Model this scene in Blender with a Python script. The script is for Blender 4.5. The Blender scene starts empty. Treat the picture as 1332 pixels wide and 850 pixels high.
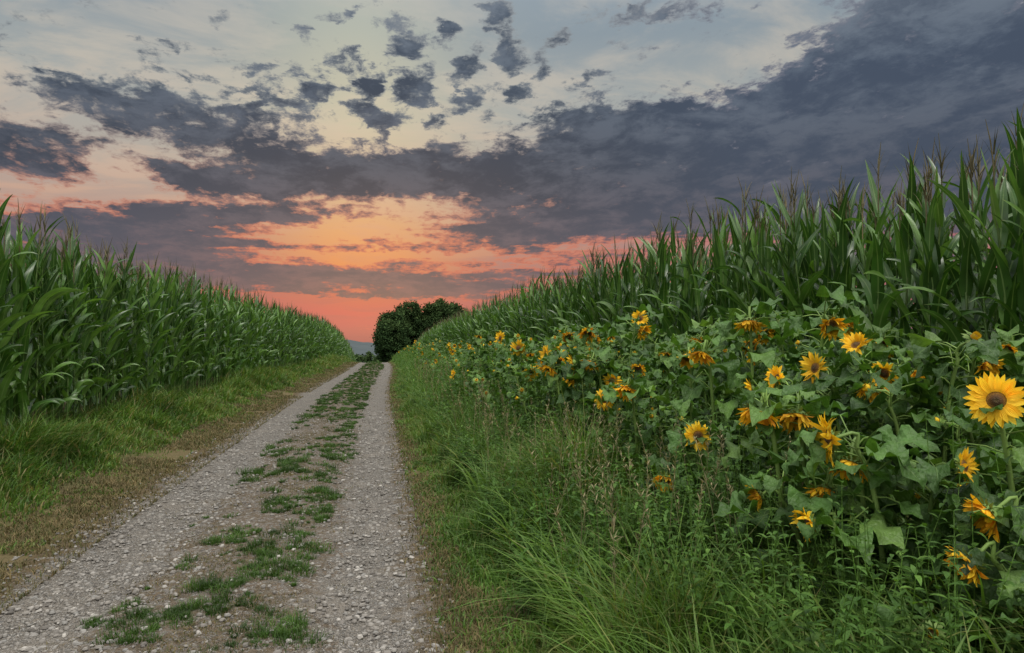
import bpy, math, numpy as np
from mathutils import Vector
R=np.random.default_rng(11)
scene=bpy.context.scene
COL=scene.collection
def U(a,b,n=None): return R.uniform(a,b,n)
def lin(c):
    return tuple(((x/255)/12.92 if x/255<=.04045 else (((x/255)+.055)/1.055)**2.4) for x in c)+(1,)
def ss(a,b,x):
    t=np.clip((np.asarray(x,float)-a)/(b-a),0,1); return t*t*(3-2*t)
def bendx(y): return .75*ss(18,54,y)

# ------------------------------------------------------------ mesh builder
class MB:
    def __init__(s): s.v=[];s.f=[];s.uv=[];s.r=[];s.m=[];s.n=0
    def batch(s,P,rnd=None,mat=0):
        N,a,b=P.shape[:3]
        idx=np.arange(N*a*b).reshape(N,a,b)+s.n
        q=np.stack([idx[:,:-1,:-1],idx[:,:-1,1:],idx[:,1:,1:],idx[:,1:,:-1]],-1).reshape(-1,4)
        s.v.append(P.reshape(-1,3)); s.f.append(q)
        u=np.broadcast_to(np.linspace(0,1,b)[None,None,:],(N,a,b)); v=np.broadcast_to(np.linspace(0,1,a)[None,:,None],(N,a,b))
        s.uv.append(np.stack([u,v],-1).reshape(-1,2))
        if rnd is None: rnd=R.random(N)
        s.r.append(np.repeat(np.asarray(rnd,float).reshape(N),a*b)); s.m.append(np.full(len(q),mat)); s.n+=N*a*b
    def add(s,P,rnd=None,mat=0):
        s.batch(P[None],[R.random() if rnd is None else rnd],mat)
    def arrays(s):
        return [np.concatenate(k) for k in (s.v,s.f,s.uv,s.r,s.m)]
    def put(s,arr,M,T,dr=0.):
        v,f,uv,r,m=arr
        s.v.append(v@M.T+T); s.f.append(f+s.n); s.uv.append(uv); s.r.append(np.clip(r+dr,0,1)); s.m.append(m); s.n+=len(v)
    def mesh(s,name,mats,smooth=True,bend=False):
        v,f,uv,r,m=s.arrays()
        if bend: v=v.copy(); v[:,0]+=bendx(v[:,1])
        me=bpy.data.meshes.new(name)
        me.vertices.add(len(v)); me.vertices.foreach_set("co",v.astype(np.float32).ravel())
        me.loops.add(len(f)*4); me.loops.foreach_set("vertex_index",f.astype(np.int32).ravel())
        me.polygons.add(len(f)); me.polygons.foreach_set("loop_start",np.arange(0,len(f)*4,4,dtype=np.int32))
        for mt in mats: me.materials.append(mt)
        me.polygons.foreach_set("material_index",m.astype(np.int32))
        me.polygons.foreach_set("use_smooth",np.full(len(f),smooth))
        me.update(calc_edges=True)
        l=me.uv_layers.new(name="UVMap"); l.data.foreach_set("uv",uv[f.ravel()].astype(np.float32).ravel())
        a=me.attributes.new("rnd",'FLOAT','POINT'); a.data.foreach_set("value",r.astype(np.float32))
        return me
def obj(name,me,parent=None,loc=None,label=None,cat=None,group=None,kind=None):
    o=bpy.data.objects.new(name,me); COL.objects.link(o)
    if parent is not None: o.parent=parent
    if loc is not None: o.location=loc
    if label: o["label"]=label
    if cat: o["category"]=cat
    if group: o["group"]=group
    if kind: o["kind"]=kind
    return o

# ------------------------------------------------------------ noise for placement
_g=np.random.default_rng(3).random((256,256))
def vn(x,y,s=1.):
    x=np.asarray(x,float)*s; y=np.asarray(y,float)*s
    xi=np.floor(x).astype(int); yi=np.floor(y).astype(int); fx=x-xi; fy=y-yi
    fx=fx*fx*(3-2*fx); fy=fy*fy*(3-2*fy)
    g=lambda a,b:_g[a%256,b%256]
    return (g(xi,yi)*(1-fx)+g(xi+1,yi)*fx)*(1-fy)+(g(xi,yi+1)*(1-fx)+g(xi+1,yi+1)*fx)*fy
TL,TR=-2.08,-0.06
def Z(x,y):
    x=np.asarray(x,float); y=np.asarray(y,float)
    d=np.clip(y-50,0,None); drop=-0.0007*d*d
    drop=np.where(y>150,-7-6*ss(150,400,y),drop)
    bank=.32*ss(-3.1,-4.7,x)+.30*ss(.8,2.6,x)
    rut=-.04*np.exp(-((x-TL)/.38)**2)-.04*np.exp(-((x-TR)/.30)**2)+.03*np.exp(-((x+1.02)/.45)**2)
    bump=(vn(x,y,1.3)-.5)*.07*(ss(-2.6,-3.3,x)+ss(.4,1.2,x))+(vn(x+9,y,3.1)-.5)*.02
    far=np.exp(-np.clip(np.abs(x)-40,0,None)/60)
    return drop+(bank+rut+bump)*far

# ------------------------------------------------------------ materials
def newmat(name):
    m=bpy.data.materials.new(name); m.use_nodes=True; nt=m.node_tree; nt.nodes.clear()
    return m,nt,nt.nodes,nt.links
class NT:
    def __init__(s,nt): s.nt=nt
    def n(s,t,**k):
        x=s.nt.nodes.new(t)
        for a,b in k.items(): setattr(x,a,b)
        return x
    def setin(s,sock,v):
        if isinstance(v,bpy.types.NodeSocket): s.nt.links.new(v,sock)
        elif v is not None: sock.default_value=v
    def M(s,op,a,b=None,c=None,clamp=False):
        x=s.n('ShaderNodeMath',operation=op,use_clamp=clamp)
        for i,v in enumerate((a,b,c)): s.setin(x.inputs[i],v)
        return x.outputs[0]
    def V(s,op,a,b=None):
        x=s.n('ShaderNodeVectorMath',operation=op)
        s.setin(x.inputs[0],a); s.setin(x.inputs[1],b)
        return x.outputs['Value'] if op in('LENGTH','DOT_PRODUCT') else x.outputs[0]
    def mix(s,f,a,b,bt='MIX'):
        x=s.n('ShaderNodeMix',data_type='RGBA',blend_type=bt)
        s.setin(x.inputs[0],f); s.setin(x.inputs[6],a); s.setin(x.inputs[7],b); return x.outputs[2]
    def ramp(s,f,stops,interp='LINEAR'):
        x=s.n('ShaderNodeValToRGB'); cr=x.color_ramp; cr.interpolation=interp
        while len(cr.elements)<len(stops): cr.elements.new(.5)
        for e,(p,c) in zip(cr.elements,stops): e.position=p; e.color=c
        s.setin(x.inputs[0],f); return x.outputs[0]
    def sm(s,v,a,b,c=0.,d=1.):
        x=s.n('ShaderNodeMapRange',interpolation_type='SMOOTHSTEP'); s.setin(x.inputs[0],v)
        for i,k in enumerate((a,b,c,d)): s.setin(x.inputs[1+i],k)
        return x.outputs[0]
    def noise(s,vec,scale,detail=3,rough=.5,dist=0.):
        x=s.n('ShaderNodeTexNoise'); s.setin(x.inputs['Vector'],vec)
        x.inputs['Scale'].default_value=scale; x.inputs['Detail'].default_value=detail; x.inputs['Roughness'].default_value=rough; x.inputs['Distortion'].default_value=dist
        return x
def C(r,g,b): return (r,g,b,1)
def leafmat(name,stops,rough=.5,trans=.25,vein=None,tcol=None,spec=.3,dry=None,oscale=6):
    m,nt,_,L=newmat(name); k=NT(nt)
    at=k.n('ShaderNodeAttribute',attribute_name='rnd'); tc=k.n('ShaderNodeTexCoord'); oi=k.n('ShaderNodeObjectInfo')
    col=k.ramp(at.outputs['Fac'],stops)
    geo=k.n('ShaderNodeNewGeometry')
    nz=k.noise(geo.outputs['Position'],oscale,1)
    v=k.M('MULTIPLY_ADD',nz.outputs[0],1.5,.25)
    v=k.M('MULTIPLY',v,k.M('MULTIPLY_ADD',oi.outputs['Random'],.4,.8))
    cc=k.n('ShaderNodeCombineXYZ'); 
    for i in range(3): k.setin(cc.inputs[i],v)
    col=k.mix(1.,col,cc.outputs[0],'MULTIPLY')
    bump=None
    if vein:
        sp=k.n('ShaderNodeSeparateXYZ'); k.setin(sp.inputs[0],tc.outputs['UV'])
        u,vv=sp.outputs[0],sp.outputs[1]
        du=k.M('ABSOLUTE',k.M('SUBTRACT',u,.5))
    if vein=='corn':
        mid=k.sm(du,.02,.08,1.,0.)
        col=k.mix(k.M('MULTIPLY',mid,.65),col,C(.18,.27,.095))
        st=k.M('SINE',k.M('MULTIPLY',u,70.))
        col=k.mix(k.M('MULTIPLY_ADD',st,.06,.06),col,C(.10,.19,.04))
        if dry:
            tip=k.sm(vv,.93,1.,0.,.5)
            col=k.mix(tip,col,C(.17,.14,.05))
    elif vein=='broad':
        mid=k.sm(du,.008,.03,1.,0.)
        fr=k.M('FRACT',k.M('MULTIPLY',k.M('SUBTRACT',vv,k.M('MULTIPLY',du,.8)),6.))
        sv=k.sm(k.M('ABSOLUTE',k.M('SUBTRACT',fr,.5)),.0,.07,1.,0.)
        mv=k.M('MAXIMUM',mid,k.M('MULTIPLY',sv,.6))
        col=k.mix(k.M('MULTIPLY',mv,.5),col,C(.16,.27,.08))
        q=k.noise(geo.outputs['Position'],45,1)
        bump=k.M('ADD',k.M('MULTIPLY',mv,-.8),k.M('MULTIPLY',q.outputs[0],3.))
    elif vein=='petal':
        st=k.M('SINE',k.M('MULTIPLY',u,30.))
        col=k.mix(k.sm(vv,.0,.3,.3,0.),col,C(.62,.24,.01))
        col=k.mix(k.M('MULTIPLY_ADD',st,.08,.08),col,C(.62,.34,.01)); bump=st
    p=k.n('ShaderNodeBsdfPrincipled'); k.setin(p.inputs['Base Color'],col); p.inputs['Roughness'].default_value=rough
    p.inputs['Specular IOR Level'].default_value=spec
    if bump is not None:
        b=k.n('ShaderNodeBump'); b.inputs['Strength'].default_value=.7 if vein=='broad' else .35; b.inputs['Distance'].default_value=.006; k.setin(b.inputs['Height'],bump); L.new(b.outputs[0],p.inputs['Normal'])
    o=k.n('ShaderNodeOutputMaterial')
    if trans>0:
        t=k.n('ShaderNodeBsdfTranslucent'); tl=k.mix(1.,col,tcol or C(1.5,1.6,.6),'MULTIPLY'); k.setin(t.inputs[0],tl)
        mx=k.n('ShaderNodeMixShader'); mx.inputs[0].default_value=trans; L.new(p.outputs[0],mx.inputs[1]); L.new(t.outputs[0],mx.inputs[2])
        L.new(mx.outputs[0],o.inputs[0])
    else: L.new(p.outputs[0],o.inputs[0])
    return m
m_corn=leafmat("corn_leaf",[(0,C(.018,.055,.010)),(.5,C(.045,.115,.018)),(1,C(.115,.225,.042))],.36,.22,'corn',dry=True,spec=.55)
m_stalk=leafmat("corn_stalk",[(0,C(.07,.13,.03)),(1,C(.11,.17,.045))],.5,.0)
m_tassel=leafmat("corn_tassel",[(0,C(.06,.06,.028)),(1,C(.15,.12,.06))],.7,0)
m_sleaf=leafmat("sunflower_leaf",[(0,C(.028,.068,.014)),(.6,C(.055,.125,.022)),(1,C(.11,.20,.04))],.55,.22,'broad',oscale=9,spec=.4)
m_stem=leafmat("sunflower_stem",[(0,C(.12,.20,.045)),(1,C(.17,.26,.06))],.6,.0)
m_petal=leafmat("sunflower_petal",[(0,C(.87,.49,.015)),(.6,C(.93,.60,.024)),(1,C(.95,.68,.05))],.6,.32,'petal',tcol=C(1.1,1.05,.6))
m_petal2=leafmat("wilted_petal",[(0,C(.56,.22,.012)),(.3,C(.86,.46,.016)),(1,C(.94,.63,.035))],.7,.3,'petal',tcol=C(1.1,1.,.5))
m_grass=leafmat("grass_blade",[(0,C(.034,.074,.013)),(.5,C(.068,.140,.023)),(.85,C(.118,.20,.036)),(.93,C(.18,.165,.06)),(1,C(.25,.205,.09))],.5,.3,oscale=3)
m_drygrass=leafmat("dry_grass",[(0,C(.055,.075,.02)),(.4,C(.11,.095,.038)),(1,C(.21,.155,.078))],.8,.15,oscale=5)
m_weed=leafmat("weed_leaf",[(0,C(.032,.085,.012)),(.6,C(.072,.16,.024)),(1,C(.13,.24,.04))],.55,.3,'broad')
m_seed=leafmat("grass_seed",[(0,C(.13,.125,.06)),(1,C(.27,.22,.13))],.8,.2)
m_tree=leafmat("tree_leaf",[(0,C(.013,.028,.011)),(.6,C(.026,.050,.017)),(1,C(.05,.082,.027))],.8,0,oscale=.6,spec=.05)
def barkmat(name,c1,c2):
    m,nt,_,L=newmat(name); k=NT(nt); tc=k.n('ShaderNodeTexCoord'); nz=k.noise(tc.outputs['Object'],8,5)
    p=k.n('ShaderNodeBsdfPrincipled'); k.setin(p.inputs[0],k.mix(nz.outputs[0],c1,c2)); p.inputs['Roughness'].default_value=.9
    b=k.n('ShaderNodeBump'); b.inputs['Strength'].default_value=.6; k.setin(b.inputs['Height'],nz.outputs[0]); L.new(b.outputs[0],p.inputs['Normal'])
    o=k.n('ShaderNodeOutputMaterial'); L.new(p.outputs[0],o.inputs[0]); return m
m_bark=barkmat("bark",C(.04,.03,.02),C(.10,.08,.055))
def discmat():
    m,nt,_,L=newmat("sunflower_disc"); k=NT(nt); tc=k.n('ShaderNodeTexCoord')
    sp=k.n('ShaderNodeSeparateXYZ'); k.setin(sp.inputs[0],tc.outputs['UV'])
    vo=k.n('ShaderNodeTexVoronoi'); k.setin(vo.inputs['Vector'],tc.outputs['Object']); vo.inputs['Scale'].default_value=260
    col=k.ramp(sp.outputs[1],[(0,C(.14,.10,.03)),(.35,C(.10,.05,.015)),(.6,C(.20,.09,.018)),(.85,C(.50,.25,.025)),(1,C(.45,.23,.02))])
    col=k.mix(k.sm(vo.outputs['Distance'],0.,.6,0.,.6),col,C(.03,.015,.006))
    p=k.n('ShaderNodeBsdfPrincipled'); k.setin(p.inputs[0],col); p.inputs['Roughness'].default_value=.85
    b=k.n('ShaderNodeBump'); b.inputs['Strength'].default_value=.9; b.inputs['Distance'].default_value=.004; b.invert=True; k.setin(b.inputs['Height'],vo.outputs['Distance']); L.new(b.outputs[0],p.inputs['Normal'])
    o=k.n('ShaderNodeOutputMaterial'); L.new(p.outputs[0],o.inputs[0]); return m
m_disc=discmat()
def roadx(k,sp):
    return k.M('SUBTRACT',sp.outputs[0],k.sm(sp.outputs[1],18.,54.,0.,.75))
def groundmat():
    m,nt,_,L=newmat("ground_soil"); k=NT(nt); g=k.n('ShaderNodeNewGeometry'); pos=g.outputs['Position']
    n1=k.noise(pos,1.1,3,.6); n2=k.noise(pos,14,5,.7); n3=k.noise(pos,90,2,.7)
    sp=k.n('ShaderNodeSeparateXYZ'); k.setin(sp.inputs[0],pos)
    col=k.mix(n2.outputs[0],C(.035,.028,.016),C(.11,.085,.045))
    col=k.mix(k.sm(n1.outputs[0],.42,.6),col,C(.055,.085,.02))
    xw=k.M('ADD',roadx(k,sp),k.M('MULTIPLY_ADD',n1.outputs[0],1.2,-.6))
    c=k.M('ABSOLUTE',k.M('ADD',xw,1.28))
    col=k.mix(k.sm(c,1.85,2.5,.9,0.),col,k.mix(n2.outputs[0],C(.085,.065,.032),C(.19,.145,.08)))
    col=k.mix(k.sm(n3.outputs[0],.45,.65,0.,.5),col,C(.12,.105,.055))
    far=k.sm(sp.outputs[1],130.,240.)
    col=k.mix(far,col,C(.035,.05,.035))
    p=k.n('ShaderNodeBsdfPrincipled'); k.setin(p.inputs[0],col); p.inputs['Roughness'].default_value=.95; p.inputs['Specular IOR Level'].default_value=.1
    b=k.n('ShaderNodeBump'); b.inputs['Strength'].default_value=.8; b.inputs['Distance'].default_value=.03; k.setin(b.inputs['Height'],k.M('ADD',n2.outputs[0],k.M('MULTIPLY',n3.outputs[0],.4))); L.new(b.outputs[0],p.inputs['Normal'])
    o=k.n('ShaderNodeOutputMaterial'); L.new(p.outputs[0],o.inputs[0]); return m
def stonecol(k,rand):
    return k.ramp(rand,[(0,C(.08,.073,.066)),(.3,C(.19,.175,.158)),(.6,C(.28,.26,.235)),(.85,C(.22,.215,.205)),(1,C(.48,.45,.41))])
def roadmat():
    m,nt,_,L=newmat("gravel_track"); k=NT(nt); g=k.n('ShaderNodeNewGeometry'); pos=g.outputs['Position']
    n1=k.noise(pos,1.4,4,.6); n2=k.noise(pos,7,5,.65); n3=k.noise(pos,70,3,.7)
    sp=k.n('ShaderNodeSeparateXYZ'); k.setin(sp.inputs[0],pos)
    x=k.M('ADD',roadx(k,sp),k.M('MULTIPLY_ADD',n2.outputs[0],.9,-.45)); x=k.M('ADD',x,k.M('MULTIPLY_ADD',n1.outputs[0],.6,-.3))
    v1=k.n('ShaderNodeTexVoronoi'); k.setin(v1.inputs['Vector'],pos); v1.inputs['Scale'].default_value=36
    v2=k.n('ShaderNodeTexVoronoi'); k.setin(v2.inputs['Vector'],pos); v2.inputs['Scale'].default_value=95
    s1=k.n('ShaderNodeSeparateXYZ'); k.setin(s1.inputs[0],v1.outputs['Color']); s2=k.n('ShaderNodeSeparateXYZ'); k.setin(s2.inputs[0],v2.outputs['Color'])
    c1=stonecol(k,s1.outputs[0]); c2=stonecol(k,s2.outputs[0])
    sand=k.mix(n3.outputs[0],C(.15,.13,.108),C(.31,.275,.235))
    big=k.M('MULTIPLY',k.sm(s1.outputs[1],.42,.47),k.sm(v1.outputs['Distance'],.35,.5,1.,0.))
    gr=k.mix(k.sm(s2.outputs[1],.35,.4),sand,c2); gr=k.mix(k.sm(v2.outputs['Distance'],.35,.65,0.,.7),gr,C(.065,.058,.05))
    gr=k.mix(big,gr,c1)
    gr=k.mix(k.sm(n1.outputs[0],.44,.72,0.,.55),gr,sand)
    soil=k.mix(n3.outputs[0],C(.08,.06,.042),C(.20,.16,.12))
    dl=k.M('ABSOLUTE',k.M('SUBTRACT',x,TL)); dr=k.M('ABSOLUTE',k.M('SUBTRACT',x,TR))
    tr=k.M('MAXIMUM',k.sm(dl,.30,.5,1.,0.),k.sm(dr,.21,.38,1.,0.))
    soil=k.mix(k.sm(s1.outputs[2],.4,.45,0.,.85),soil,gr)
    soil=k.mix(k.sm(n2.outputs[0],.48,.6,0.,.6),soil,k.mix(n3.outputs[0],C(.06,.047,.026),C(.15,.115,.068)))
    col=k.mix(tr,soil,gr)
    c=k.M('ABSOLUTE',k.M('ADD',x,1.1))
    col=k.mix(k.sm(c,1.40,1.6),col,k.mix(n3.outputs[0],C(.07,.053,.03),C(.17,.125,.07)))
    p=k.n('ShaderNodeBsdfPrincipled'); k.setin(p.inputs[0],col); p.inputs['Roughness'].default_value=.9; p.inputs['Specular IOR Level'].default_value=.2
    h=k.M('ADD',k.M('MULTIPLY',big,k.M('SUBTRACT',.9,v1.outputs['Distance'])),k.M('MULTIPLY',k.M('SUBTRACT',1.,v2.outputs['Distance']),.5)); h=k.M('ADD',h,n2.outputs[0])
    b=k.n('ShaderNodeBump'); b.inputs['Strength'].default_value=1.; b.inputs['Distance'].default_value=.026; k.setin(b.inputs['Height'],h); L.new(b.outputs[0],p.inputs['Normal'])
    o=k.n('ShaderNodeOutputMaterial'); L.new(p.outputs[0],o.inputs[0]); return m
def stonemat():
    m,nt,_,L=newmat("stone"); k=NT(nt); at=k.n('ShaderNodeAttribute',attribute_name='rnd'); g=k.n('ShaderNodeNewGeometry'); n=k.noise(g.outputs['Position'],120,2)
    col=k.mix(k.M('MULTIPLY',n.outputs[0],.6),stonecol(k,at.outputs['Fac']),C(.14,.125,.11))
    p=k.n('ShaderNodeBsdfPrincipled'); k.setin(p.inputs[0],col); p.inputs['Roughness'].default_value=.85
    o=k.n('ShaderNodeOutputMaterial'); L.new(p.outputs[0],o.inputs[0]); return m
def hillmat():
    m,nt,_,L=newmat("painted_haze_hill"); k=NT(nt); g=k.n('ShaderNodeNewGeometry'); n=k.noise(g.outputs['Position'],.02,4)
    p=k.n('ShaderNodeBsdfPrincipled'); k.setin(p.inputs[0],k.mix(n.outputs[0],C(.06,.075,.08),C(.095,.11,.115))); p.inputs['Roughness'].default_value=1; p.inputs['Specular IOR Level'].default_value=0  # bluish distance haze painted into the base colour
    o=k.n('ShaderNodeOutputMaterial'); L.new(p.outputs[0],o.inputs[0]); return m

# ------------------------------------------------------------ geometry helpers
def prof(kind,t):
    if kind=='corn': return np.minimum(1,.6+t*2.2)*np.clip(1-t**1.7,0,1)**.95
    if kind=='heart': return np.interp(t,[0,.04,.16,.34,.6,.82,1],[.15,.78,1.,.92,.62,.3,.01])
    if kind=='petal': return np.interp(t,[0,.2,.5,.8,1],[.45,.8,1,.62,.03])
    if kind=='lance': return np.interp(t,[0,.15,.4,.7,1],[.15,.75,1,.6,.02])
    return np.clip(1-t,0.02,1)
def strip(base,phi,th0,bend,L,W,ns=8,kind='corn',fold=.25,twist=0,wave=0,nc=3,bp=1.3,side=0):
    t=np.linspace(0,1,ns+1); th=th0-bend*t**bp; tm=(th[1:]+th[:-1])/2; ds=L/ns
    h=np.r_[0,np.cumsum(np.cos(tm))*ds]; z=np.r_[0,np.cumsum(np.sin(tm))*ds]
    ph=phi+side*t; d=np.stack([np.cos(ph),np.sin(ph),0*ph],-1); s=np.stack([-np.sin(ph),np.cos(ph),0*ph],-1); up=np.array([0,0,1.])
    nrm=-np.sin(th)[:,None]*d+np.cos(th)[:,None]*up
    c=np.array(base)+h[:,None]*d+z[:,None]*up
    tw=(twist*t)[:,None]; s2=s*np.cos(tw)+nrm*np.sin(tw); n2=nrm*np.cos(tw)-s*np.sin(tw)
    w=W*prof(kind,t)/2; q=np.linspace(-1,1,nc)
    off=fold*np.abs(q)[None,:]*w[:,None]
    if wave: 
        f=R.uniform(9,17) if kind=='heart' else R.uniform(7,13); p0=R.uniform(0,6)
        off=off+wave*w[:,None]*np.abs(q)[None,:]*np.sin(f*t[:,None]+p0+(q[None,:]>0)*1.7)
    return c[:,None,:]+s2[:,None,:]*(q[None,:,None]*w[:,None,None])+n2[:,None,:]*off[:,:,None]
def tube(pts,rad,n=6):
    pts=np.asarray(pts,float); rad=np.asarray(rad,float)*np.ones(len(pts)); T=np.gradient(pts,axis=0); T/=np.linalg.norm(T,axis=1)[:,None]+1e-9
    a=np.cross(T,np.array([.13,.97,.21])); a/=np.linalg.norm(a,axis=1)[:,None]+1e-9; b=np.cross(T,a)
    w=np.linspace(0,2*math.pi,n+1)
    return pts[:,None,:]+rad[:,None,None]*(np.cos(w)[None,:,None]*a[:,None,:]+np.sin(w)[None,:,None]*b[:,None,:])
def bez(p0,p1,p2,p3,n):
    t=np.linspace(0,1,n)[:,None]; return (1-t)**3*p0+3*(1-t)**2*t*p1+3*(1-t)*t*t*p2+t**3*p3
def frame(n):
    n=np.array(n,float); n/=np.linalg.norm(n); a=np.cross([0,0,1.],n)
    if np.linalg.norm(a)<.05: a=np.array([1.,0,0])
    a/=np.linalg.norm(a); return np.stack([a,np.cross(n,a),n],1)
def rotz(a,s=1.):
    c,q=math.cos(a)*s,math.sin(a)*s; return np.array([[c,-q,0],[q,c,0],[0,0,s]])

# ------------------------------------------------------------ terrain + road
xs=np.unique(np.concatenate([np.arange(-12,12.01,.16),np.linspace(-60,-12,14),np.linspace(12,60,14),[-3000,-1500,-700,-300,-140,140,300,700,1500,3000]]))
ys=np.unique(np.concatenate([[-600,-200,-60,-25,-12],np.arange(-6,30,.2),np.arange(30,160,1.),np.linspace(160,420,20),[600,900,1500,2500,4000]]))
X,Y=np.meshgrid(xs,ys,indexing='ij'); ZZ=Z(X,Y)-.06*ss(-2.70,-2.48,X)*ss(.50,.30,X)*(Y<149)
gb=MB(); gb.add(np.stack([X,Y,ZZ],-1)); obj("ground",gb.mesh("ground",[groundmat()],bend=True),label="grassy earth verges and field soil beside the track",cat="ground",kind="structure")
rx=np.linspace(0,1,70); ry=np.concatenate([np.arange(-4,16,.06),np.arange(16,50,.25),np.arange(50,148,1.)])
A,B=np.meshgrid(rx,ry,indexing='ij'); el=-2.78+.26*(vn(3.,B,1.1)-.5)+.1*(vn(5.,B,3.7)-.5); er=.48+.24*(vn(7.,B,1.3)-.5)+.1*(vn(2.,B,4.1)-.5); XX=el+(er-el)*A
ZR=Z(XX,B)+.004+(vn(XX,B,9)-.5)*.020+(vn(XX,B,24)-.5)*.012
rb=MB(); rb.add(np.stack([XX,B,ZR],-1)); obj("gravel_path",rb.mesh("road",[roadmat()],bend=True),label="two-rut gravel farm track with grassy middle strip",cat="path",kind="structure")
hb=MB(); hx=np.linspace(-1800,1800,400); hy=np.linspace(700,2200,20); HX,HY=np.meshgrid(hx,hy,indexing='ij')
hz=-14+30*np.sin((HY-700)/1500*math.pi)*(.35+.6*vn(HX,0*HY,.0021)+.35*vn(HX,0*HY,.012))+(vn(HX,HY,.05)-.5)*5
hb.add(np.stack([HX,HY,hz],-1)); obj("hills",hb.mesh("hills",[hillmat()]),label="low wooded hills on the horizon, blue haze painted into the colour",cat="hill",kind="structure")

def stones(N,xf,yf,smin,smax):
    x=xf; y=yf; sz=smin+(smax-smin)*R.random(N)**3.5
    a=np.linspace(-math.pi/2,math.pi/2,5); w=np.linspace(0,2*math.pi,7)
    S=np.stack([np.cos(a)[:,None]*np.cos(w)[None],np.cos(a)[:,None]*np.sin(w)[None],np.sin(a)[:,None]*np.ones(7)[None]],-1)
    jit=1+.3*(R.random((N,5,7))-.5); jit[:,:,6]=jit[:,:,0]; jit[:,0,:]=1; jit[:,-1,:]=1
    P=S[None]*jit[...,None]*np.stack([U(.8,1.3,N),U(.6,1.,N),U(.4,.7,N)],-1)[:,None,None,:]
    r=U(0,6.28,N); c,s=np.cos(r)[:,None,None],np.sin(r)[:,None,None]
    P=np.stack([P[...,0]*c-P[...,1]*s,P[...,0]*s+P[...,1]*c,P[...,2]],-1)*sz[:,None,None,None]
    P+=np.stack([x,y,Z(x,y)+sz*.2+.005],-1)[:,None,None,:]
    return P
N=30000; y=1.8+16*R.random(N)**1.7
k=R.random(N); x=np.where(k<.42,TL+R.normal(0,.38,N),np.where(k<.68,TR+R.normal(0,.27,N),U(-2.7,.4,N)))
x=np.clip(x,-2.85,.5)
sb=MB(); sb.batch(stones(N,x,y,.004,.025)); obj("gravel",sb.mesh("gravel",[stonemat()],False),label="loose grey and beige gravel stones on the track",cat="gravel",kind="stuff")

# ------------------------------------------------------------ grass
def blades(x,y,L,bend,w,phi=None,ns=4,lift=0.):
    N=len(x); t=np.linspace(0,1,ns+1)[None,:]
    if phi is None: phi=U(0,6.283,N)
    hx=(L*bend)[:,None]*t**2*.75; hz=L[:,None]*(t-bend[:,None]*.45*t**2.4)
    c=np.stack([np.cos(phi)[:,None]*hx,np.sin(phi)[:,None]*hx,hz],-1)+np.stack([x,y,Z(x,y)+lift],-1)[:,None,:]
    s=np.stack([-np.sin(phi),np.cos(phi),0*phi],-1)
    tw=U(-.9,.9,N); s=s*np.cos(tw)[:,None]+np.stack([np.cos(phi),np.sin(phi),0*phi],-1)*np.sin(tw)[:,None]
    ww=(w[:,None]*np.clip(1-t**1.8,.03,1)/2)[...,None]
    return np.stack([c-s[:,None,:]*ww,c+s[:,None,:]*ww],2)
def ydist(N,y0,y1,p=1.0):
    a=np.log(y0+1); b=np.log(y1+1); return np.exp(a+(b-a)*R.random(N)**p)-1
gb=MB()
N=160000; y=ydist(N,1.6,110); x=.36+2.7*R.random(N)**.9; d=np.hypot(x,y)
cl=vn(x,y,2.3); cl2=vn(x+40,y,.7); ex=.35*(vn(x*0+4,y,1.2)-.5)
h=(.035+.46*ss(.5,1.55,x+ex))*(.25+1.45*cl)*(.55+1.*cl2)+.02
keep=R.random(N)<(.45+.9*cl); keep&=(x+ex>.5)|(R.random(N)<.35)
x,y,d,h=x[keep],y[keep],d[keep],h[keep]; n=len(x)
rn=np.clip(R.normal(.57,.2,n)+.55*(vn(x,y,1.1)-.5),0,.9); rn=np.where(R.random(n)<.03,.97,rn)
gb.batch(blades(x,y,h*U(.6,1.35,n),U(.3,1.2,n),.0072*(1+d/9)*U(.7,1.4,n),ns=3),rn)
N=24000; y=ydist(N,1.6,40); x=U(1.0,2.9,N); k=vn(x,y,1.7)>.42; x,y=x[k],y[k]; n=len(x)
gb.batch(blades(x,y,U(.4,.95,n),U(.5,1.3,n),.014*(1+y/15)*U(.5,1.5,n),ns=5),np.clip(R.normal(.66,.17,n),0,.9))
N=125000; y=ydist(N,3.0,120); x=-2.80-2.3*R.random(N)**.85; d=np.hypot(x,y); cl=vn(x,y,2.3); cl2=vn(x+20,y,.7); ex=.5*(vn(x*0+14,y,1.)-.5)
h=(.03+.27*ss(-3.3,-4.3,x+ex))*(.2+1.6*cl)*(.5+1.*cl2)+.02
keep=(R.random(N)<(.2+1.*cl))&((x+ex<-3.45)|(R.random(N)<.4*(vn(x,y,3.)>.5))); x,y,d,h=x[keep],y[keep],d[keep],h[keep]; n=len(x)
rn=np.clip(R.normal(.56,.2,n)+.6*(vn(x,y,1.)-.5),0,.9); rn=np.where(R.random(n)<.13,.96,rn)
phi=np.where(R.random(n)<.5,R.normal(0,.9,n),U(0,6.28,n))
gb.batch(blades(x,y,h*U(.6,1.5,n),U(.4,1.3,n),.0065*(1+d/8)*U(.7,1.4,n),phi,ns=3),rn)
obj("grass",gb.mesh("grass",[m_grass],False,True),label="lush green grass on both verges of the track",cat="grass",kind="stuff")
gb=MB()
N=95000; y=ydist(N,1.6,90); k=R.random(N); x=np.where(k<.70,-3.06+R.normal(0,.36,N),.55+R.normal(0,.13,N)); d=np.hypot(x,y)
x=np.where(k<.70,np.minimum(x,-2.4),np.maximum(x,.22)); kp=vn(x+31,y,1.6)>.27; x,y,d=x[kp],y[kp],d[kp]; n=len(x)
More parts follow.
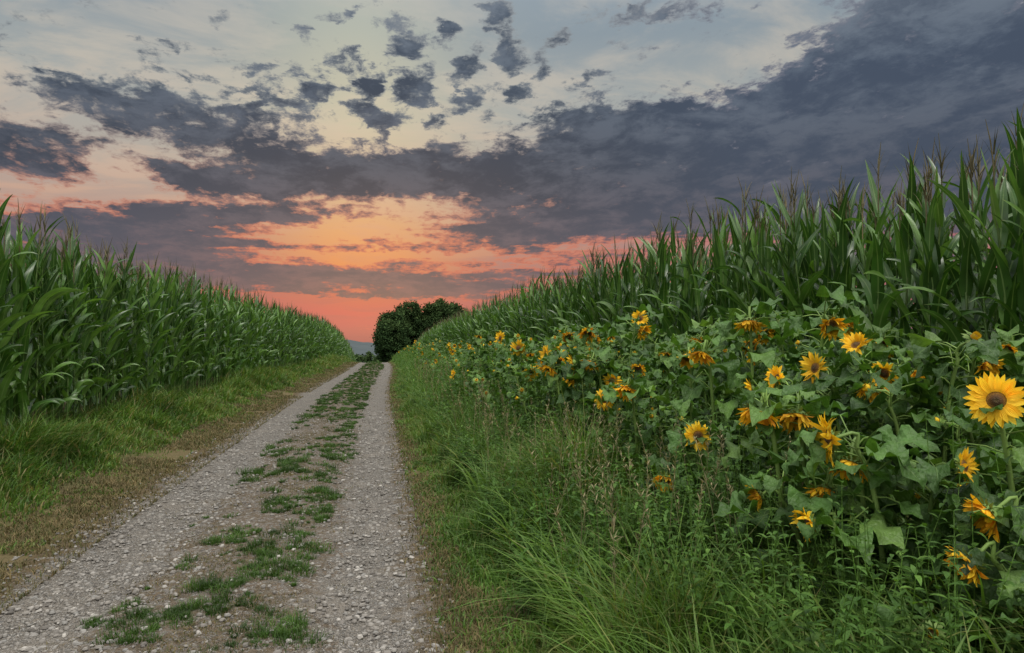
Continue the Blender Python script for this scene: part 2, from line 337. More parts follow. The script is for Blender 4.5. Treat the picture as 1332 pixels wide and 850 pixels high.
gb.batch(blades(x,y,U(.02,.10,n),U(.5,1.6,n),.0038*(1+d/6),ns=3),R.random(n))
obj("dry_grass",gb.mesh("dry_grass",[m_drygrass],False,True),label="short brown dry grass along the track edges",cat="grass",kind="stuff")
gb=MB(); tx=[];ty=[];tr_=[];tk=[]
for i in range(4600):
    yy=float(ydist(1,2.0,100)[0]); xx=U(-1.78,-.32)
    sc_=vn(xx,yy,4.2)*.55+vn(xx+11,yy,1.7)*.45+.24*math.exp(-((xx+.62)/.2)**2)*(.25+.75*float(ss(3.6,5.5,yy)))*(1-.2*float(ss(9,16,yy)))+.14*float(ss(9,22,yy))-.05*(abs(xx+1.05)>.6)
    if sc_<.60 and R.random()>.06: continue
    tx.append(xx);ty.append(yy);tr_.append(.010+.060*R.random()**1.3*(1 if R.random()<.85 else 1.8));tk.append(R.random())
tx,ty,tr_,tk=map(np.array,(tx,ty,tr_,tk))
per=60; n=len(tx)*per; a=U(0,6.28,n); rr=np.sqrt(R.random(n))*np.repeat(tr_*U(.8,1.6,len(tr_)),per); x=np.repeat(tx,per)+rr*np.cos(a); y=np.repeat(ty,per)+rr*np.sin(a)*1.1
L=np.repeat((.018+tr_*.85)*U(.6,1.2,len(tr_)),per)*U(.5,1.4,n)
gb.batch(blades(x,y,L,U(.3,1.4,n),.0032*(1+y/7),a+R.normal(0,.8,n),ns=3),np.clip(np.repeat(tk*.5,per)+R.normal(0.0,.17,n),0,1))
obj("track_grass",gb.mesh("track_grass",[m_grass],False,True),label="small grass tufts growing in the middle strip",cat="grass",kind="stuff")
gb=MB(); N=60000; y=ydist(N,1.8,60); x=R.normal(-1.02,.38,N); k=vn(x+5,y,3.1)>.5; x,y=x[k],y[k]; n=len(x)
gb.batch(blades(x,y,U(.01,.045,n),U(.6,1.6,n),.003*(1+y/6),ns=3),R.random(n))
obj("dry_tufts",gb.mesh("dry_tufts",[m_drygrass],False,True),label="brown flattened dry grass on the middle strip",cat="grass",kind="stuff")

gb=MB()
for i in range(230):
    yy=float(ydist(1,3.2,26)[0]); xx=U(1.1,2.1); b=np.array([xx,yy,float(Z(xx,yy))]); hh=U(.65,1.2); ph=U(0,6.28); le=U(.05,.3)
    top=b+np.array([math.cos(ph)*le*hh,math.sin(ph)*le*hh,hh]); mid=b+np.array([0,0,hh*.55])
    pts=bez(b,mid,mid*.3+top*.7,top,6); gb.add(tube(pts,np.linspace(.0016,.001,6)*(1+yy/10),3),.1)
    for j in range(26):
        t=U(.72,1.); q=pts[-1]*((t-.72)/.28)+pts[3]*(1-(t-.72)/.28)
        gb.add(strip(q,U(0,6.28),U(.3,1.3),.3,U(.02,.06)*(1.3-t)*2.2,.005*(1+yy/9),2,'lance',0,nc=2))
obj("seed_grass",gb.mesh("seed_grass",[m_seed],False),label="tall pale feathery grass seed heads",cat="grass",kind="stuff")

gb=MB()
def weedstem(xx,yy,hh,sc,pairs,kind='lance'):
    b=np.array([xx,yy,float(Z(xx,yy))]); ph=U(0,6.28); le=U(0,.35); top=b+np.array([math.cos(ph)*le*hh,math.sin(ph)*le*hh,hh])
    pts=bez(b,b+[0,0,hh*.4],b*.3+top*.7,top,pairs+2); gb.add(tube(pts,np.linspace(.005,.0015,len(pts)),4),.8)
    a0=U(0,6.28); r0=R.random()
    for j in range(1,pairs+2):
        for s in (0,math.pi):
            f=j/(pairs+1); gb.add(strip(pts[j],a0+j*1.57+s+U(-.3,.3),U(.1,.8),U(.6,1.5),sc*(1.15-.6*f)*U(.8,1.2),sc*.42*(1.15-.6*f),4,kind,.2,nc=3),np.clip(r0*.5+U(0,.5),0,1))
for i in range(600):
    yy=float(ydist(1,1.9,12)[0]); xx=U(1.3,2.5)
    if vn(xx+3,yy,1.1)<.4: continue
    weedstem(xx,yy,U(.35,.85),U(.05,.11),int(U(7,12)))
for i in range(230): weedstem(U(1.4,2.2),U(2.0,4.2),U(.5,.95),U(.05,.09),13)
for i in range(320): weedstem(U(2.0,3.8),U(1.4,7.),U(.4,1.2),U(.06,.12),11)
for i in range(760):
    yy=float(ydist(1,3.2,16)[0]); xx=U(.95,1.9)
    if vn(xx+13,yy,1.4)<.45: continue
    weedstem(xx,yy,U(.35,.6)+.45*float(ss(1.,1.6,xx))*U(.5,1.),U(.06,.12),9)
for i in range(1000):
    yy=float(ydist(1,5.5,75)[0]); xx=U(.95,2.3)-.15*float(ss(10,40,yy))
    if vn(xx+3,yy,.9)<.3: continue
    weedstem(xx,yy,U(.5,.75)+.65*float(ss(.9,1.8,xx))*U(.6,1.1),U(.08,.14)*(1+yy/90),8)
obj("wild_weeds",gb.mesh("weeds",[m_weed],bend=True),label="leafy green weeds growing in the verge",cat="weeds",kind="stuff")

# ------------------------------------------------------------ corn
def corn(H,hi=True):
    st,lv,ta=MB(),MB(),MB()
    lean=U(-.05,.05,2); n=8 if hi else 4
    pts=np.stack([lean[0]*np.linspace(0,1,n)**2*H,lean[1]*np.linspace(0,1,n)**2*H,np.linspace(0,H*.9,n)],-1)
    st.add(tube(pts,np.linspace(.016,.007,n),6 if hi else 4),mat=0)
    nl=15 if hi else 12; p0=U(0,6.28)
    for i in range(nl):
        f=(i+.6)/nl; zz=(.08+.82*f)*H; fr=zz/(H*.9)
        base=[lean[0]*fr**2*H,lean[1]*fr**2*H,zz]; up=ss(.35,.95,f)
        L=(.78-.30*abs(f-.5)*1.2)*U(.75,1.15); W=U(.092,.132)*(1 if f<.85 else .75)*(1 if hi else 1.15)
        th=U(1.10,1.40)+.08*up; bend=U(.9,2.4)*(1-up)+U(.0,.75)*up
        if R.random()<.12: bend=U(1.3,2.3)
        lv.add(strip(base,p0+i*math.pi+U(-.6,.6),th,bend,L,W,10 if hi else 5,'corn',.3,U(-1.4,1.4),.2,3,1.8,U(-.3,.3)),R.random()**1.2)
    top=pts[-1]
    nb=9 if hi else 5
    ta.add(tube(bez(top,top+[0,0,.15],top+[0,0,.4],top+[U(-.08,.08),U(-.08,.08),H*.1+.32],5),[.007,.007,.007,.006,.002],3))
    for i in range(nb):
        ta.add(strip(top+[0,0,U(.18,.38)],U(0,6.28),U(1.0,1.5),U(.1,.7),U(.18,.28),.013 if hi else .018,3,'grass',0,nc=2))
    return st,lv,ta
VH=[corn(U(2.82,3.08)) for i in range(10)]
VHm=[(a.mesh("stalk",[m_stalk]),b.mesh("leaves",[m_corn]),c.mesh("tassel",[m_tassel])) for a,b,c in VH]
def merge(parts):
    m=MB()
    for i,p in enumerate(parts):
        v,f,uv,r,mm=p.arrays(); m.put((v,f,uv,r,np.full(len(f),i)),np.eye(3),np.zeros(3))
    return m
VHj=[merge(v).mesh("corn_whole",[m_stalk,m_corn,m_tassel]) for v in VH]
VL=[merge(corn(U(2.82,3.08),False)).arrays() for i in range(10)]
plants=[]
for side in (-1,1):
    for r in range(5):
        y=(3.0 if side<0 else 1.2)+U(0,.2)
        while y<(128 if side<0 else 108):
            x=(-4.85-.55*r) if side<0 else (4.75+.55*r)
            x+=U(-.09,.09)
            plants.append((x,y,r,side)); y+=U(.8,1.2)*(.15+.04*(r>0)+y*.0026)
YAW=math.radians(11)
def vis(p):
    a=math.atan2(p[0],p[1])-YAW; return abs(a)<math.radians(39)
sc=sorted([(math.hypot(p[0],p[1])*(1+.3*p[2])+(0 if vis(p) else 1e4),i) for i,p in enumerate(plants)])
near=[i for _,i in sc[:300]]; nearset=set(near)
def cs(side,y): return U(.93,1.07)*((1.04-.05*float(ss(9,5,y))) if side>0 else 1.0)
for q,i in enumerate(near):
    x,y,r,side=plants[i]; s=cs(side,y); v=int(U(0,10)); loc=(x+float(bendx(y)),y,float(Z(x,y))-.02)
    lab="tall green corn plant with tassel at the field edge" if r==0 else "tall green corn plant inside the dense field"
    if q<110:
        e=obj("corn_plant",None,loc=loc,label=lab,cat="corn plant",group="corn plants of the fields"); e.rotation_euler=(0,0,U(0,6.28)); e.scale=(s,s,s); e.empty_display_size=.2
        for nm,me in zip(("stalk","leaves","tassel"),VHm[v]): obj(nm,me,parent=e)
    else:
        o=obj("corn_plant",VHj[v],loc=loc,label=lab,cat="corn plant",group="corn plants of the fields"); o.rotation_euler=(0,0,U(0,6.28)); o.scale=(s,s,s)
cb=MB()
for i,(x,y,r,side) in enumerate(plants):
    if i in nearset: continue
    s=cs(side,y); cb.put(VL[int(U(0,10))],rotz(U(0,6.28),s),np.array([x+float(bendx(y)),y,float(Z(x,y))-.02]),0.)
obj("corn_field",cb.mesh("corn_field",[m_stalk,m_corn,m_tassel]),label="dense rows of tall green corn stretching away",cat="corn field",kind="stuff")

# ------------------------------------------------------------ sunflowers
def head(pos,n,s,typ):
    F=frame(n); pos=np.array(pos); D,P,S=MB(),MB(),MB()
    if typ=='droop': s=s*.9
    rd={'fresh':.034,'half':.034,'droop':.042,'bud':.020}[typ]*s
    a=np.linspace(0,1,7); w=np.linspace(0,2*math.pi,19)
    rr=rd*a; zz=.012*s*(1-a**2)+ (.004*s*np.sin(a*6))
    g=np.stack([rr[:,None]*np.cos(w)[None],rr[:,None]*np.sin(w)[None],zz[:,None]*np.ones(19)[None]],-1)
    D.add(g@F.T+pos)
    a=np.linspace(0,1,5); rb_=rd*1.05*np.sin(a*math.pi/2); zb=-.028*s*np.cos(a*math.pi/2)
    g=np.stack([rb_[:,None]*np.cos(w)[None],rb_[:,None]*np.sin(w)[None],zb[:,None]*np.ones(19)[None]],-1); S.add(g@F.T+pos,.5)
    for i in range(16):
        ph=i/16*6.283+U(-.1,.1); q=strip([rd*.9*math.cos(ph),rd*.9*math.sin(ph),-.008*s],ph,U(-.3,.3),U(-.3,.8),U(.03,.05)*s,.018*s,3,'lance',.2,nc=3); S.add(q@F.T+pos)
    if typ!='bud':
        cup=U(-.2,.5)
        for lay in range(2):
            m=19 if typ!='droop' else 22
            for i in range(m):
                if typ=='droop' and R.random()<.1: continue
                if typ=='half' and R.random()<.12: continue
                ph=(i+.5*lay)/m*6.283+U(-.1,.1)
                if typ=='fresh': th,bd,L,W,tw=U(.05,.2)+.15*lay,U(.0,.3),U(.066,.08)*s*(1-.1*lay),U(.022,.027)*s,U(-.3,.3)
                elif typ=='half': th,bd,L,W,tw=U(-.1,.7)+cup,U(-.7,1.2),U(.055,.08)*s,U(.018,.026)*s,U(-1.,1.)
                else: th,bd,L,W,tw=U(.3,1.2),U(-1.0,.6),U(.055,.08)*s,U(.019,.027)*s,U(-1.,1.)
                q=strip([rd*.95*math.cos(ph),rd*.95*math.sin(ph),.002*s*lay],ph,th,bd,L,W,6,'petal',.25,tw,.15,3,1.2,U(-.3,.3) if typ!='fresh' else U(-.1,.1)); P.add(q@F.T+pos)
    else:
        for i in range(14):
            ph=i/14*6.283; q=strip([rd*.8*math.cos(ph),rd*.8*math.sin(ph),0],ph,1.2,-.6,.03*s,.012*s,3,'petal',.2,nc=3); P.add(q@F.T+pos)
    return D,P,S
def sunflower(hx,hy,hz,n,s,typ,nleaf=18,lsc=1.,hi=True,fmax=.90):
    n=np.array(n,float); n/=np.linalg.norm(n); H=np.array([hx,hy,hz]); at=H-n*.026*s
    p2=at-n*.16+np.array([0,0,.05]); 
    pts=bez(np.zeros(3),np.array([0,0,hz*.7]),p2-[0,0,.08],at,14); pts=np.concatenate([pts[:-3],bez(pts[-4],pts[-3],p2,at,6)[1:]])
    st,lv=MB(),MB(); st.add(tube(pts,np.linspace(.014,.007,len(pts))*(.7+.3*s),7 if hi else 4))
    a0=U(0,6.28); npz=len(pts)
    for i in range(nleaf):
        f=.10+(fmax-.10)*((i+.5)/nleaf); j=f*(npz-1); j0=int(j); b=pts[j0]*(1-(j-j0))+pts[min(j0+1,npz-1)]*(j-j0)
        ph=a0+i*2.4+U(-.4,.4); pl=U(.06,.18)*lsc; th=U(-.1,1.)
        e=b+np.array([math.cos(ph)*math.cos(th),math.sin(ph)*math.cos(th),math.sin(th)])*pl
        st.add(tube(np.stack([b,(b+e)/2+[0,0,.012],e]),[.0042,.0036,.003],4 if hi else 3))
        L=U(.08,.215)*lsc*(1.05-.45*abs(f-.45)); 
        lv.add(strip(e,ph+U(-.4,.4),th*.4+U(-.8,.2),U(.2,1.7),L,L*U(.8,1.05),9 if hi else 4,'heart',U(-.15,.55),U(-.9,.9),.45,7 if hi else 3,1.1,U(-.4,.4)),np.clip(R.normal(.5,.28),0,1))
    D,P,S=head(H,n,s,typ)
    return st,lv,D,P,S
def place_sun(x,y,zr,parts_mesh,rot,label,parts=True,s=1.):
    loc=(x+float(bendx(y)),y,zr)
    if parts:
        e=obj("sunflower",None,loc=loc,label=label,cat="sunflower",group="sunflowers along the field edge"); e.rotation_euler=(0,0,rot); e.empty_display_size=.2; e.scale=(s,s,s)
        st,lv,D,P,S=parts_mesh
        obj("stem",st,parent=e); obj("leaves",lv,parent=e); h=obj("flower_head",D,parent=e)
        obj("petals",P,parent=h); obj("sepals",S,parent=h)
    else:
        o=obj("sunflower",parts_mesh,loc=loc,label=label,cat="sunflower",group="sunflowers along the field edge"); o.rotation_euler=(0,0,rot); o.scale=(s,s,s)
def tomesh(p,droop):
    return (p[0].mesh("stem",[m_stem]),p[1].mesh("leaves",[m_sleaf]),p[2].mesh("disc",[m_disc]),p[3].mesh("petals",[m_petal2 if droop else m_petal]),p[4].mesh("sepals",[m_stem]))
LB={'fresh':"fully open bright yellow sunflower on a leafy stem",'half':"yellow sunflower with ragged curling petals on leafy stem",'droop':"wilting orange-yellow sunflower with drooping head and curled petals",'bud':"leafy sunflower plant with small green-yellow closed head"}
hand=[
(2.50,2.42,1.51,(-.71,-.70,.03),1.1,'fresh'),(2.33,2.30,1.08,(-.85,.2,-.5),1.1,'droop'),(2.16,2.22,.93,(-.95,.1,-.6),.95,'droop'),
(2.42,2.5,1.23,(.3,-.8,.2),.8,'half'),(2.85,3.72,1.73,(-.5,-.4,.7),1.0,'half'),(2.48,3.59,1.60,(-.95,-.2,.2),.95,'half'),
(1.98,2.77,1.32,(-.98,.25,-.1),1.2,'half'),(2.1,2.8,1.20,(-.6,-.3,-1.2),1.1,'droop'),(1.98,3.35,1.38,(-.5,-.3,-1.0),1.35,'droop'),
(2.17,3.3,1.36,(-.3,-.3,-1.),1.35,'droop'),(2.05,4.2,1.14,(-.55,-.8,-.1),1.0,'half'),(1.86,2.75,.96,(-.95,.1,-.2),.9,'half'),
(2.05,2.9,1.06,(-.5,-.3,-1.),1.,'droop'),(2.74,4.76,1.9,(-.2,-.3,-1.3),1.3,'droop'),(2.38,4.8,1.66,(-.5,-.3,-1.1),1.2,'droop'),
(1.84,4.25,.85,(-.5,-.7,-.6),1.,'droop'),(2.05,6.1,1.22,(-.4,-.8,.1),1.05,'half'),(1.92,6.7,1.40,(-.8,-.3,-.1),1.2,'half'),
(2.98,7.57,2.02,(-.5,-.7,.1),1.1,'half'),(2.39,7.69,1.86,(-.4,-.6,-.8),1.4,'droop'),(2.0,9.8,1.66,(-.5,-.8,.1),1.3,'half'),
(2.3,6.6,1.36,(-.2,-.8,.2),1.05,'half'),(2.70,3.4,1.5,(-.4,-.6,-.8),1.05,'droop'),(1.83,3.1,1.0,(-.8,.2,-.4),.85,'droop'),
(2.40,3.85,1.53,(-.9,-.1,.3),.85,'half'),(1.91,2.12,.73,(-.4,-.6,.4),.9,'bud'),(2.86,3.5,1.57,(-.6,-.3,-.3),.95,'half'),(2.5,5.3,1.62,(-.5,-.8,-.9),1.15,'droop'),
(2.1,8.5,1.6,(-.9,-.2,.1),1.25,'half'),(2.5,8.9,1.82,(-.4,-.8,-.6),1.3,'droop'),(2.0,5.4,1.36,(-.6,-.7,-.9),1.15,'droop'),
(1.9,7.6,1.45,(-.6,-.5,-.9),1.25,'droop'),(2.05,6.5,1.55,(-.5,-.3,-1.),1.2,'droop')]
for hi_,(x,y,z,n,s,t) in enumerate(hand):
    bx,by=x-n[0]*.22+U(-.04,.08),y-n[1]*.2+U(-.05,.05); zr=float(Z(bx,by))-.02
    p=sunflower(x-bx,y-by,z-zr,n,s,t,int(16+7*z),1.1 if hi_ else .95,fmax=.64 if hi_==0 else .77)
    place_sun(bx,by,zr,tomesh(p,t=='droop'),0,LB[t])
vars_=[]
for i in range(16):
    t=['droop','bud','half','bud'][i%4] if i<12 else ['droop','bud'][i%2]; a=U(2.2,5.6); e={'half':U(-.6,.4),'droop':U(-1.6,-.6),'bud':U(.3,.9)}[t]
    n=(math.cos(a),math.sin(a),e); hh=U(1.25,1.6)
    p=sunflower(n[0]*.2,n[1]*.2,hh,n,U(.9,1.15),t,24,1.05,fmax=.9); vars_.append((tomesh(p,t=='droop'),t))
fvars=[]
for i in range(12):
    t=['half','bud','droop','bud'][i%4]; a=U(2.4,5.4); e={'half':U(-.3,.3),'droop':U(-1.,-.2),'bud':.6}[t]
    n=(math.cos(a),math.sin(a),e); hh=U(1.2,1.6)
    p=sunflower(n[0]*.2,n[1]*.2,hh,n,U(1.15,1.5),t,17,1.2,False,fmax=.8); fvars.append((merge(p).mesh("sunflower_whole",[m_stem,m_sleaf,m_disc,m_petal,m_stem]),t))
buds=[i for i,v in enumerate(vars_) if v[1]=='bud']
cnt=0; tries=0; pos=[]
while cnt<145 and tries<8000:
    tries+=1; y=float(ydist(1,1.0,14)[0]); x=U(2.1,4.3)-.35*float(ss(6,12,y))
    if any((x-a)**2+(y-b)**2<.035 for a,b in pos): continue
    pos.append((x,y)); j=int(U(0,16)); front=x<2.75 and y<6
    if front or y<3.3: j=buds[int(U(0,len(buds)))]
    m,t=vars_[j]; s=U(.8,1.07)*(.68 if front else 1.)*(.8 if y<2.4 else 1)
    if x<2.95 and y<2.9: s=min(s,.60)
    place_sun(x,y,float(Z(x,y))-.02,m,U(-.5,.5),LB[t],s=s); cnt+=1
for q in range(120):
    y=float(ydist(1,8,75,1.)[0]); x=U(1.5,3.9)-.2*float(ss(30,70,y)); m,t=fvars[int(U(0,12))]
    place_sun(x,y,float(Z(x,y))-.02,m,U(-.5,.5),LB[t],False,U(.8,1.1)*(.78+.22*float(ss(1.6,2.6,x))))

# ------------------------------------------------------------ trees
def crown(cb,cx,cy,cz,W,H,nc,nl,ls,csz=1.,mn=.12):
    lob=R.normal(0,1,(7,3)); lob/=np.linalg.norm(lob,axis=1)[:,None]; amp=U(-.28,.22,7)
    for i in range(nc):
        u=R.normal(0,1,3); u/=np.linalg.norm(u); rr=U(mn,1.)**.5
        rr*=1+float(np.sum(amp*np.clip(lob@u,0,1)**4))
        c=np.array([cx+u[0]*rr*W/2*.9,cy+u[1]*rr*W/2*.9,cz+u[2]*rr*H*.45])
        n=nl; cr=U(.5,1.1)*csz; p=R.normal(0,.42,(n,3))*cr*np.array([1,1,.8])+c
        a=R.normal(0,1,(n,3)); a/=np.linalg.norm(a,axis=1)[:,None]; b=np.cross(a,R.normal(0,1,(n,3))); b/=np.linalg.norm(b,axis=1)[:,None]
        s=U(ls*.6,ls*1.2,n)[:,None]; P=np.stack([np.stack([p-a*s-b*s*.6,p-a*s+b*s*.6],1),np.stack([p+a*s-b*s*.6,p+a*s+b*s*.6],1)],1)
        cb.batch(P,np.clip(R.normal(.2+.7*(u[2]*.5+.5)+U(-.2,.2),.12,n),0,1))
def tree(x,y,H,W,label):
    z0=float(Z(x,y)); e=obj("tree",None,loc=(x,y,z0),label=label,cat="tree")
    tb=MB(); tb.add(tube([[0,0,-.3],[.1,0,H*.2],[0,.1,H*.5],[.1,0,H*.85]],[.35,.26,.16,.05],10))
    for i in range(12):
        zz=H*U(.15,.7); a=U(0,6.28); tb.add(tube([[0,0,zz],[math.cos(a)*W*.2,math.sin(a)*W*.2,zz+H*.06],[math.cos(a)*W*.4,math.sin(a)*W*.4,zz+H*.13]],[.11,.07,.02],5))
    obj("trunk",tb.mesh("trunk",[m_bark]),parent=e)
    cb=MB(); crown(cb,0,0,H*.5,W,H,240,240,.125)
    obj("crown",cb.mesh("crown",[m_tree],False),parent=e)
tree(2.2,112,9.6,6.4,"dark rounded broadleaf tree at the end of the track")
tree(5.4,115,11.4,7.6,"dark bushy tree filling the gap between two trees")
tree(9.2,114,11.6,8.0,"broad dark leafy tree beside the corn field")
tree(12.4,118,11.8,8.0,"dark leafy tree standing behind the corn")
cb=MB()
for i in range(34):
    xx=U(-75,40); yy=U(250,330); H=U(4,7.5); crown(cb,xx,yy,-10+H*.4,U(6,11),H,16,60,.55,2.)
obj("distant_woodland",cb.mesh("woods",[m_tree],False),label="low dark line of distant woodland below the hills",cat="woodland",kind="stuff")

# ------------------------------------------------------------ world
w=bpy.data.worlds.new("World"); scene.world=w; w.use_nodes=True; nt=w.node_tree; nt.nodes.clear(); k=NT(nt)
tc=k.n('ShaderNodeTexCoord'); d=k.V('NORMALIZE',tc.outputs['Generated']); sp=k.n('ShaderNodeSeparateXYZ'); k.setin(sp.inputs[0],d)
dx,dy,dz=sp.outputs
az=k.M('MULTIPLY',k.M('ARCTAN2',dx,dy),57.2958); el=k.M('MULTIPLY',k.M('ARCSINE',dz),57.2958)
def comb(a,b,c=0.):
    x=k.n('ShaderNodeCombineXYZ')
    for i,v in enumerate((a,b,c)): k.setin(x.inputs[i],v)
    return x.outputs[0]
W0=comb(az,el)
den=k.M('ADD',k.M('MAXIMUM',dz,0.),.13); PL=comb(k.M('DIVIDE',dx,den),k.M('DIVIDE',dy,den))
wn=k.noise(comb(k.M('MULTIPLY',az,.22),k.M('MULTIPLY',el,.5)),1.,5,.65)
W=k.V('ADD',W0,k.V('MULTIPLY',k.V('SUBTRACT',wn.outputs['Color'],(.5,.5,.5)),(6.,3.4,0.)))
puffs=[(-.9,19.4,1.7,2.6,-15,1.1),(3.1,20.2,2.3,2.2,25,1.1),(7.1,21.6,2.1,1.4,30,1.05),(2.2,22.9,2.3,1.5,10,1.),(5.8,24.5,1.5,1.1,0,1.),(10.,25.4,1.9,1.8,-30,1.05),(10.8,23.0,1.5,2.3,0,1.05),(14.5,23.8,1.8,1.,0,.8),
(-4.6,19.2,2.,1.3,0,.95),(-2.6,22,2.6,1.2,-20,.9),(7.1,19.2,1.9,1.1,20,1.),(11.6,19.6,1.8,1.,15,.9),(.6,17.5,2.4,1.1,10,1.),(9,18.4,1.3,.8,20,.8),(-7.4,17.9,2.4,.8,10,.8),(-3,24.8,3.4,.7,15,.7),(4.6,17.6,1.8,.8,10,.8),(-9,20.5,2,.6,10,.6),(17.5,21,2.2,.6,5,.65),(8,16.9,2,.6,5,.65),
(-6,24,1.5,.7,15,.6),(13.5,21.4,1.4,.7,10,.65),(0,16.2,1.6,.6,0,.6),(-11,18.8,2.2,.7,8,.65),(-15,19.4,2.4,.7,8,.55),(15.5,19.2,1.8,.7,10,.6)]
blobs=[(-24.5,12.8,5.5,2.5,0,.95),(-14.4,16.2,10,2.0,3,.74),(-21,17.5,7,1.3,3,.55),(-3.8,13.2,13.5,2.8,2,1.12),(-12,11.8,7,1.3,-4,.75),(8,13.6,10,2.5,2,1.),
(3,20,15,6,0,.22),(-16,18,15,6,0,.28),
(17,17.0,7,3.4,0,.85),(25.6,15.8,11,4.0,0,1.),(19.5,11.6,13,4.4,0,1.1),(31.4,13,14,6.4,0,1.25),(46,13,18,9,0,1.4),(42.,19,11,6.8,0,1.15),(50,23,12,8,0,1.2),
(10.5,9.2,9,2.0,0,.95),(22.6,25.2,9,1.0,0,.6),(-17.,8.5,12,1.8,6,1.1),(-24,6.8,10,2.4,0,1.1),(-7,9.9,8,.7,4,.65),(-3,5.1,18,1.5,0,1.15),(4,4.2,12,.9,0,.75),(-14,6.1,11,1.6,0,1.05),(17,6.0,10,1.4,0,.75),
(34,5.,14,1.6,0,.5),(1,7.6,9,.5,1,.6),(-9,7.7,6,.5,3,.6)]
def blobsum(lst,Wv,maxi):
    D=None
    for (a,e,ra,re,ro,wt) in lst:
        mp=k.n('ShaderNodeMapping',vector_type='TEXTURE'); k.setin(mp.inputs['Vector'],Wv)
        mp.inputs['Location'].default_value=(a,e,0); mp.inputs['Rotation'].default_value=(0,0,math.radians(ro)); mp.inputs['Scale'].default_value=(ra,re,1)
        b=k.sm(k.V('LENGTH',mp.outputs[0]),.2,1.3,wt,0.)
        D=b if D is None else k.M('MAXIMUM' if maxi else 'ADD',D,b)
    return D
Wp=k.V('ADD',W0,k.V('MULTIPLY',k.V('SUBTRACT',wn.outputs['Color'],(.5,.5,.5)),(4.2,2.8,0.)))
D=k.M('MAXIMUM',blobsum(blobs,W,False),blobsum(puffs,Wp,True))
D=k.M('MINIMUM',D,1.3)
f1=k.noise(PL,4.8,8,.66,.5); f2=k.noise(k.V('MULTIPLY',PL,(1.,.55,1.)),17.,5,.64,.3)
rm=k.n('ShaderNodeMapping'); k.setin(rm.inputs['Vector'],W); rm.inputs['Rotation'].default_value=(0,0,math.radians(-32)); rm.inputs['Scale'].default_value=(.5,1.1,1)
f6=k.noise(rm.outputs[0],1.,4,.6)
upw=k.sm(el,9.,17.,.25,1.)
f5=k.noise(comb(k.M('MULTIPLY',az,.085),k.M('MULTIPLY',el,1.25)),1.,6,.62,.5)
loww=k.sm(el,7.,13.,1.,0.)
ttl=k.M('ADD',D,k.M('MULTIPLY',k.M('SUBTRACT',f1.outputs[0],.5),k.M('MULTIPLY_ADD',loww,-1.1,2.1)))
ttl=k.M('ADD',ttl,k.M('MULTIPLY',k.M('SUBTRACT',f2.outputs[0],.5),1.4))
ttl=k.M('ADD',ttl,k.M('MULTIPLY',k.M('MULTIPLY',k.M('SUBTRACT',f6.outputs[0],.5),1.8),upw))
ttl=k.M('ADD',ttl,k.M('MULTIPLY',k.M('MULTIPLY',k.M('SUBTRACT',f5.outputs[0],.45),2.5),loww))
mask=k.sm(ttl,.30,.74); core=k.sm(ttl,k.M('MULTIPLY_ADD',loww,.06,.48),k.M('MULTIPLY_ADD',loww,.14,1.0))
E=k.M('DIVIDE',k.M('MAXIMUM',el,0.),45.)
def st(*a): return [(p/45.,lin(c)) for p,c in a]
glow=k.ramp(E,st((0,(118,84,102)),(1.2,(164,86,102)),(2.4,(186,88,96)),(3.8,(188,104,92)),(6.,(222,140,88)),(9.,(222,164,112)),(12.5,(206,178,144)),(17,(202,193,165)),(24,(178,182,170)),(32,(165,175,180)),(45,(190,200,210))))
side=k.ramp(E,st((0,(104,86,108)),(2.5,(164,92,104)),(5,(154,108,114)),(8,(170,130,124)),(10,(180,152,140)),(13,(178,167,156)),(18,(164,168,165)),(24,(138,151,160)),(32,(150,165,178)),(45,(190,200,210))))
gz=k.M('DIVIDE',k.M('ADD',az,1.5),8.5); gf=k.M('EXPONENT',k.M('MULTIPLY',k.M('MULTIPLY',gz,gz),-1.))
sky=k.mix(gf,side,glow)
f3=k.noise(k.V('MULTIPLY',PL,(1.,1.6,1.)),1.9,6,.62,.5); sky=k.mix(k.sm(f3.outputs[0],.42,.64,0.,.45),sky,k.ramp(E,st((0,(146,84,102)),(4,(168,98,100)),(7,(204,144,112)),(12,(216,178,152)),(20,(214,199,178)),(30,(190,188,182)))))
cc=k.ramp(E,st((0,(100,78,96)),(4,(86,82,98)),(8,(74,78,94)),(13,(60,67,81)),(20,(58,70,86)),(30,(84,96,112)),(45,(150,160,170))))
ce=k.ramp(E,st((0,(172,88,100)),(4,(190,100,92)),(8,(204,120,96)),(11,(182,130,114)),(14,(144,128,124)),(18,(124,130,135)),(30,(150,155,158))))
cR=k.ramp(E,st((0,(130,88,102)),(5,(96,86,102)),(9,(72,78,94)),(12,(66,75,92)),(20,(68,79,97)),(30,(110,120,132))))
rightf=k.sm(az,12.,32.)
cc=k.mix(rightf,cc,cR)
f4=k.noise(k.V('MULTIPLY',PL,(1.,.8,1.)),3.6,7,.66,.3)
lt=k.M('ADD',f4.outputs[0],k.M('MULTIPLY',k.M('SUBTRACT',f6.outputs[0],.5),.35))
cc=k.mix(k.sm(lt,.40,.64,0.,.65),cc,k.ramp(E,st((0,(136,92,104)),(6,(118,98,106)),(10,(104,98,108)),(14,(95,100,112)),(20,(106,117,131)),(30,(140,150,160)))))
ce=k.mix(rightf,ce,k.ramp(E,st((0,(180,98,106)),(8,(182,112,112)),(11,(118,116,128)),(30,(120,126,138)))))
cl=k.mix(core,ce,cc)
col=k.mix(mask,sky,cl)
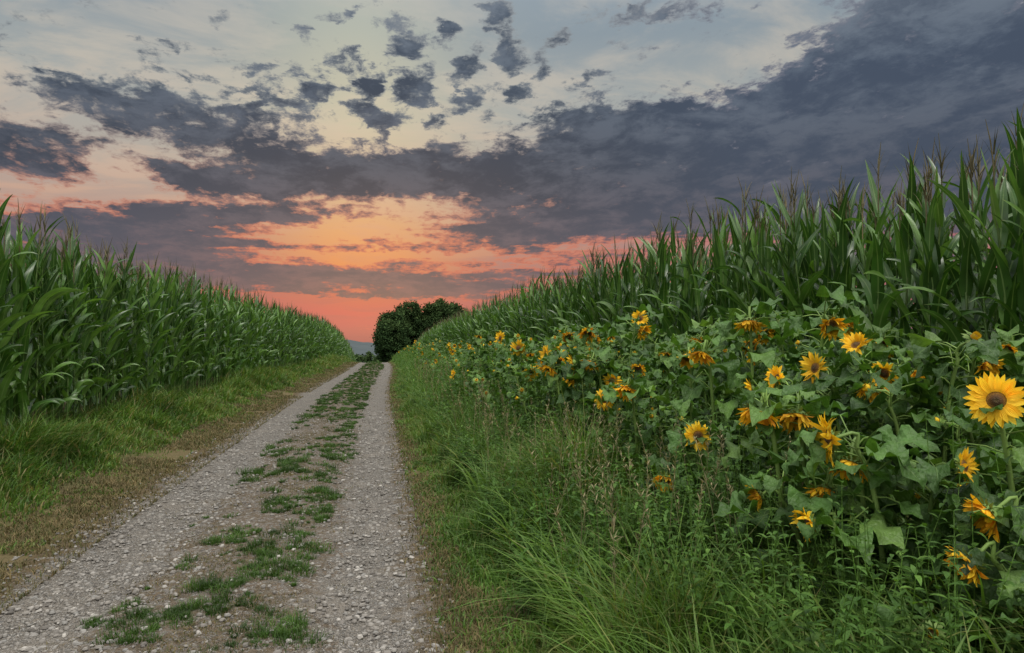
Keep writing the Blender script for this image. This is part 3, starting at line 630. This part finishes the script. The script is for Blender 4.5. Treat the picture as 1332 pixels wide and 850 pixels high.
below=k.sm(el,-1.,-6.); col=k.mix(below,col,C(.05,.055,.04))
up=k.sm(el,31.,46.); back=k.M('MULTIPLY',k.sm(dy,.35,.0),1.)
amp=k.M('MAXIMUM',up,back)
hi_col=k.mix(k.sm(el,-2.,12.),C(.06,.065,.05),C(1.42,1.41,1.38))  # sky overhead and behind the camera, brightened to light the foreground
ns=k.n('ShaderNodeTexSky',sky_type='NISHITA'); ns.sun_disc=False; ns.sun_elevation=math.radians(3); ns.sun_rotation=0.; 
b1=k.n('ShaderNodeBackground'); k.setin(b1.inputs[0],col); b1.inputs[1].default_value=1.
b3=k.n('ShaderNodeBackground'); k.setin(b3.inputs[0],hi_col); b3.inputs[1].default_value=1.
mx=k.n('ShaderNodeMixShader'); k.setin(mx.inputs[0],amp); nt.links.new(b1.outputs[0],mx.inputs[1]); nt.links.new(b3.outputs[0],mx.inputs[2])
b2=k.n('ShaderNodeBackground'); k.setin(b2.inputs[0],ns.outputs[0]); b2.inputs[1].default_value=.005
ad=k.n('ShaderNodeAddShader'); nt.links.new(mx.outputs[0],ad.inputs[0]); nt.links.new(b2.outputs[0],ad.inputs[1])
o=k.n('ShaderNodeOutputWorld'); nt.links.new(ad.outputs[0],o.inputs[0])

sl=bpy.data.lights.new("added_fill_sun",'SUN'); sl.energy=2.2; sl.angle=math.radians(20); sl.color=(1.,.96,.87)  # added fill lamp, above and behind the camera; not the setting sun
so=bpy.data.objects.new("added_fill_sun",sl); COL.objects.link(so)
dirv=Vector((.1,-.45,1.)); so.rotation_euler=dirv.to_track_quat('Z','Y').to_euler(); so.location=(0,0,30)

cam=bpy.data.cameras.new("camera"); co=bpy.data.objects.new("camera",cam); COL.objects.link(co)
co.location=(0,0,1.75); co.rotation_euler=(math.radians(91.27),0,-YAW); cam.sensor_width=36; cam.lens=36*900/1332; cam.clip_end=9000; cam.clip_start=.05
scene.camera=co
scene.view_settings.view_transform='Standard'; scene.view_settings.look='None'; scene.view_settings.exposure=0
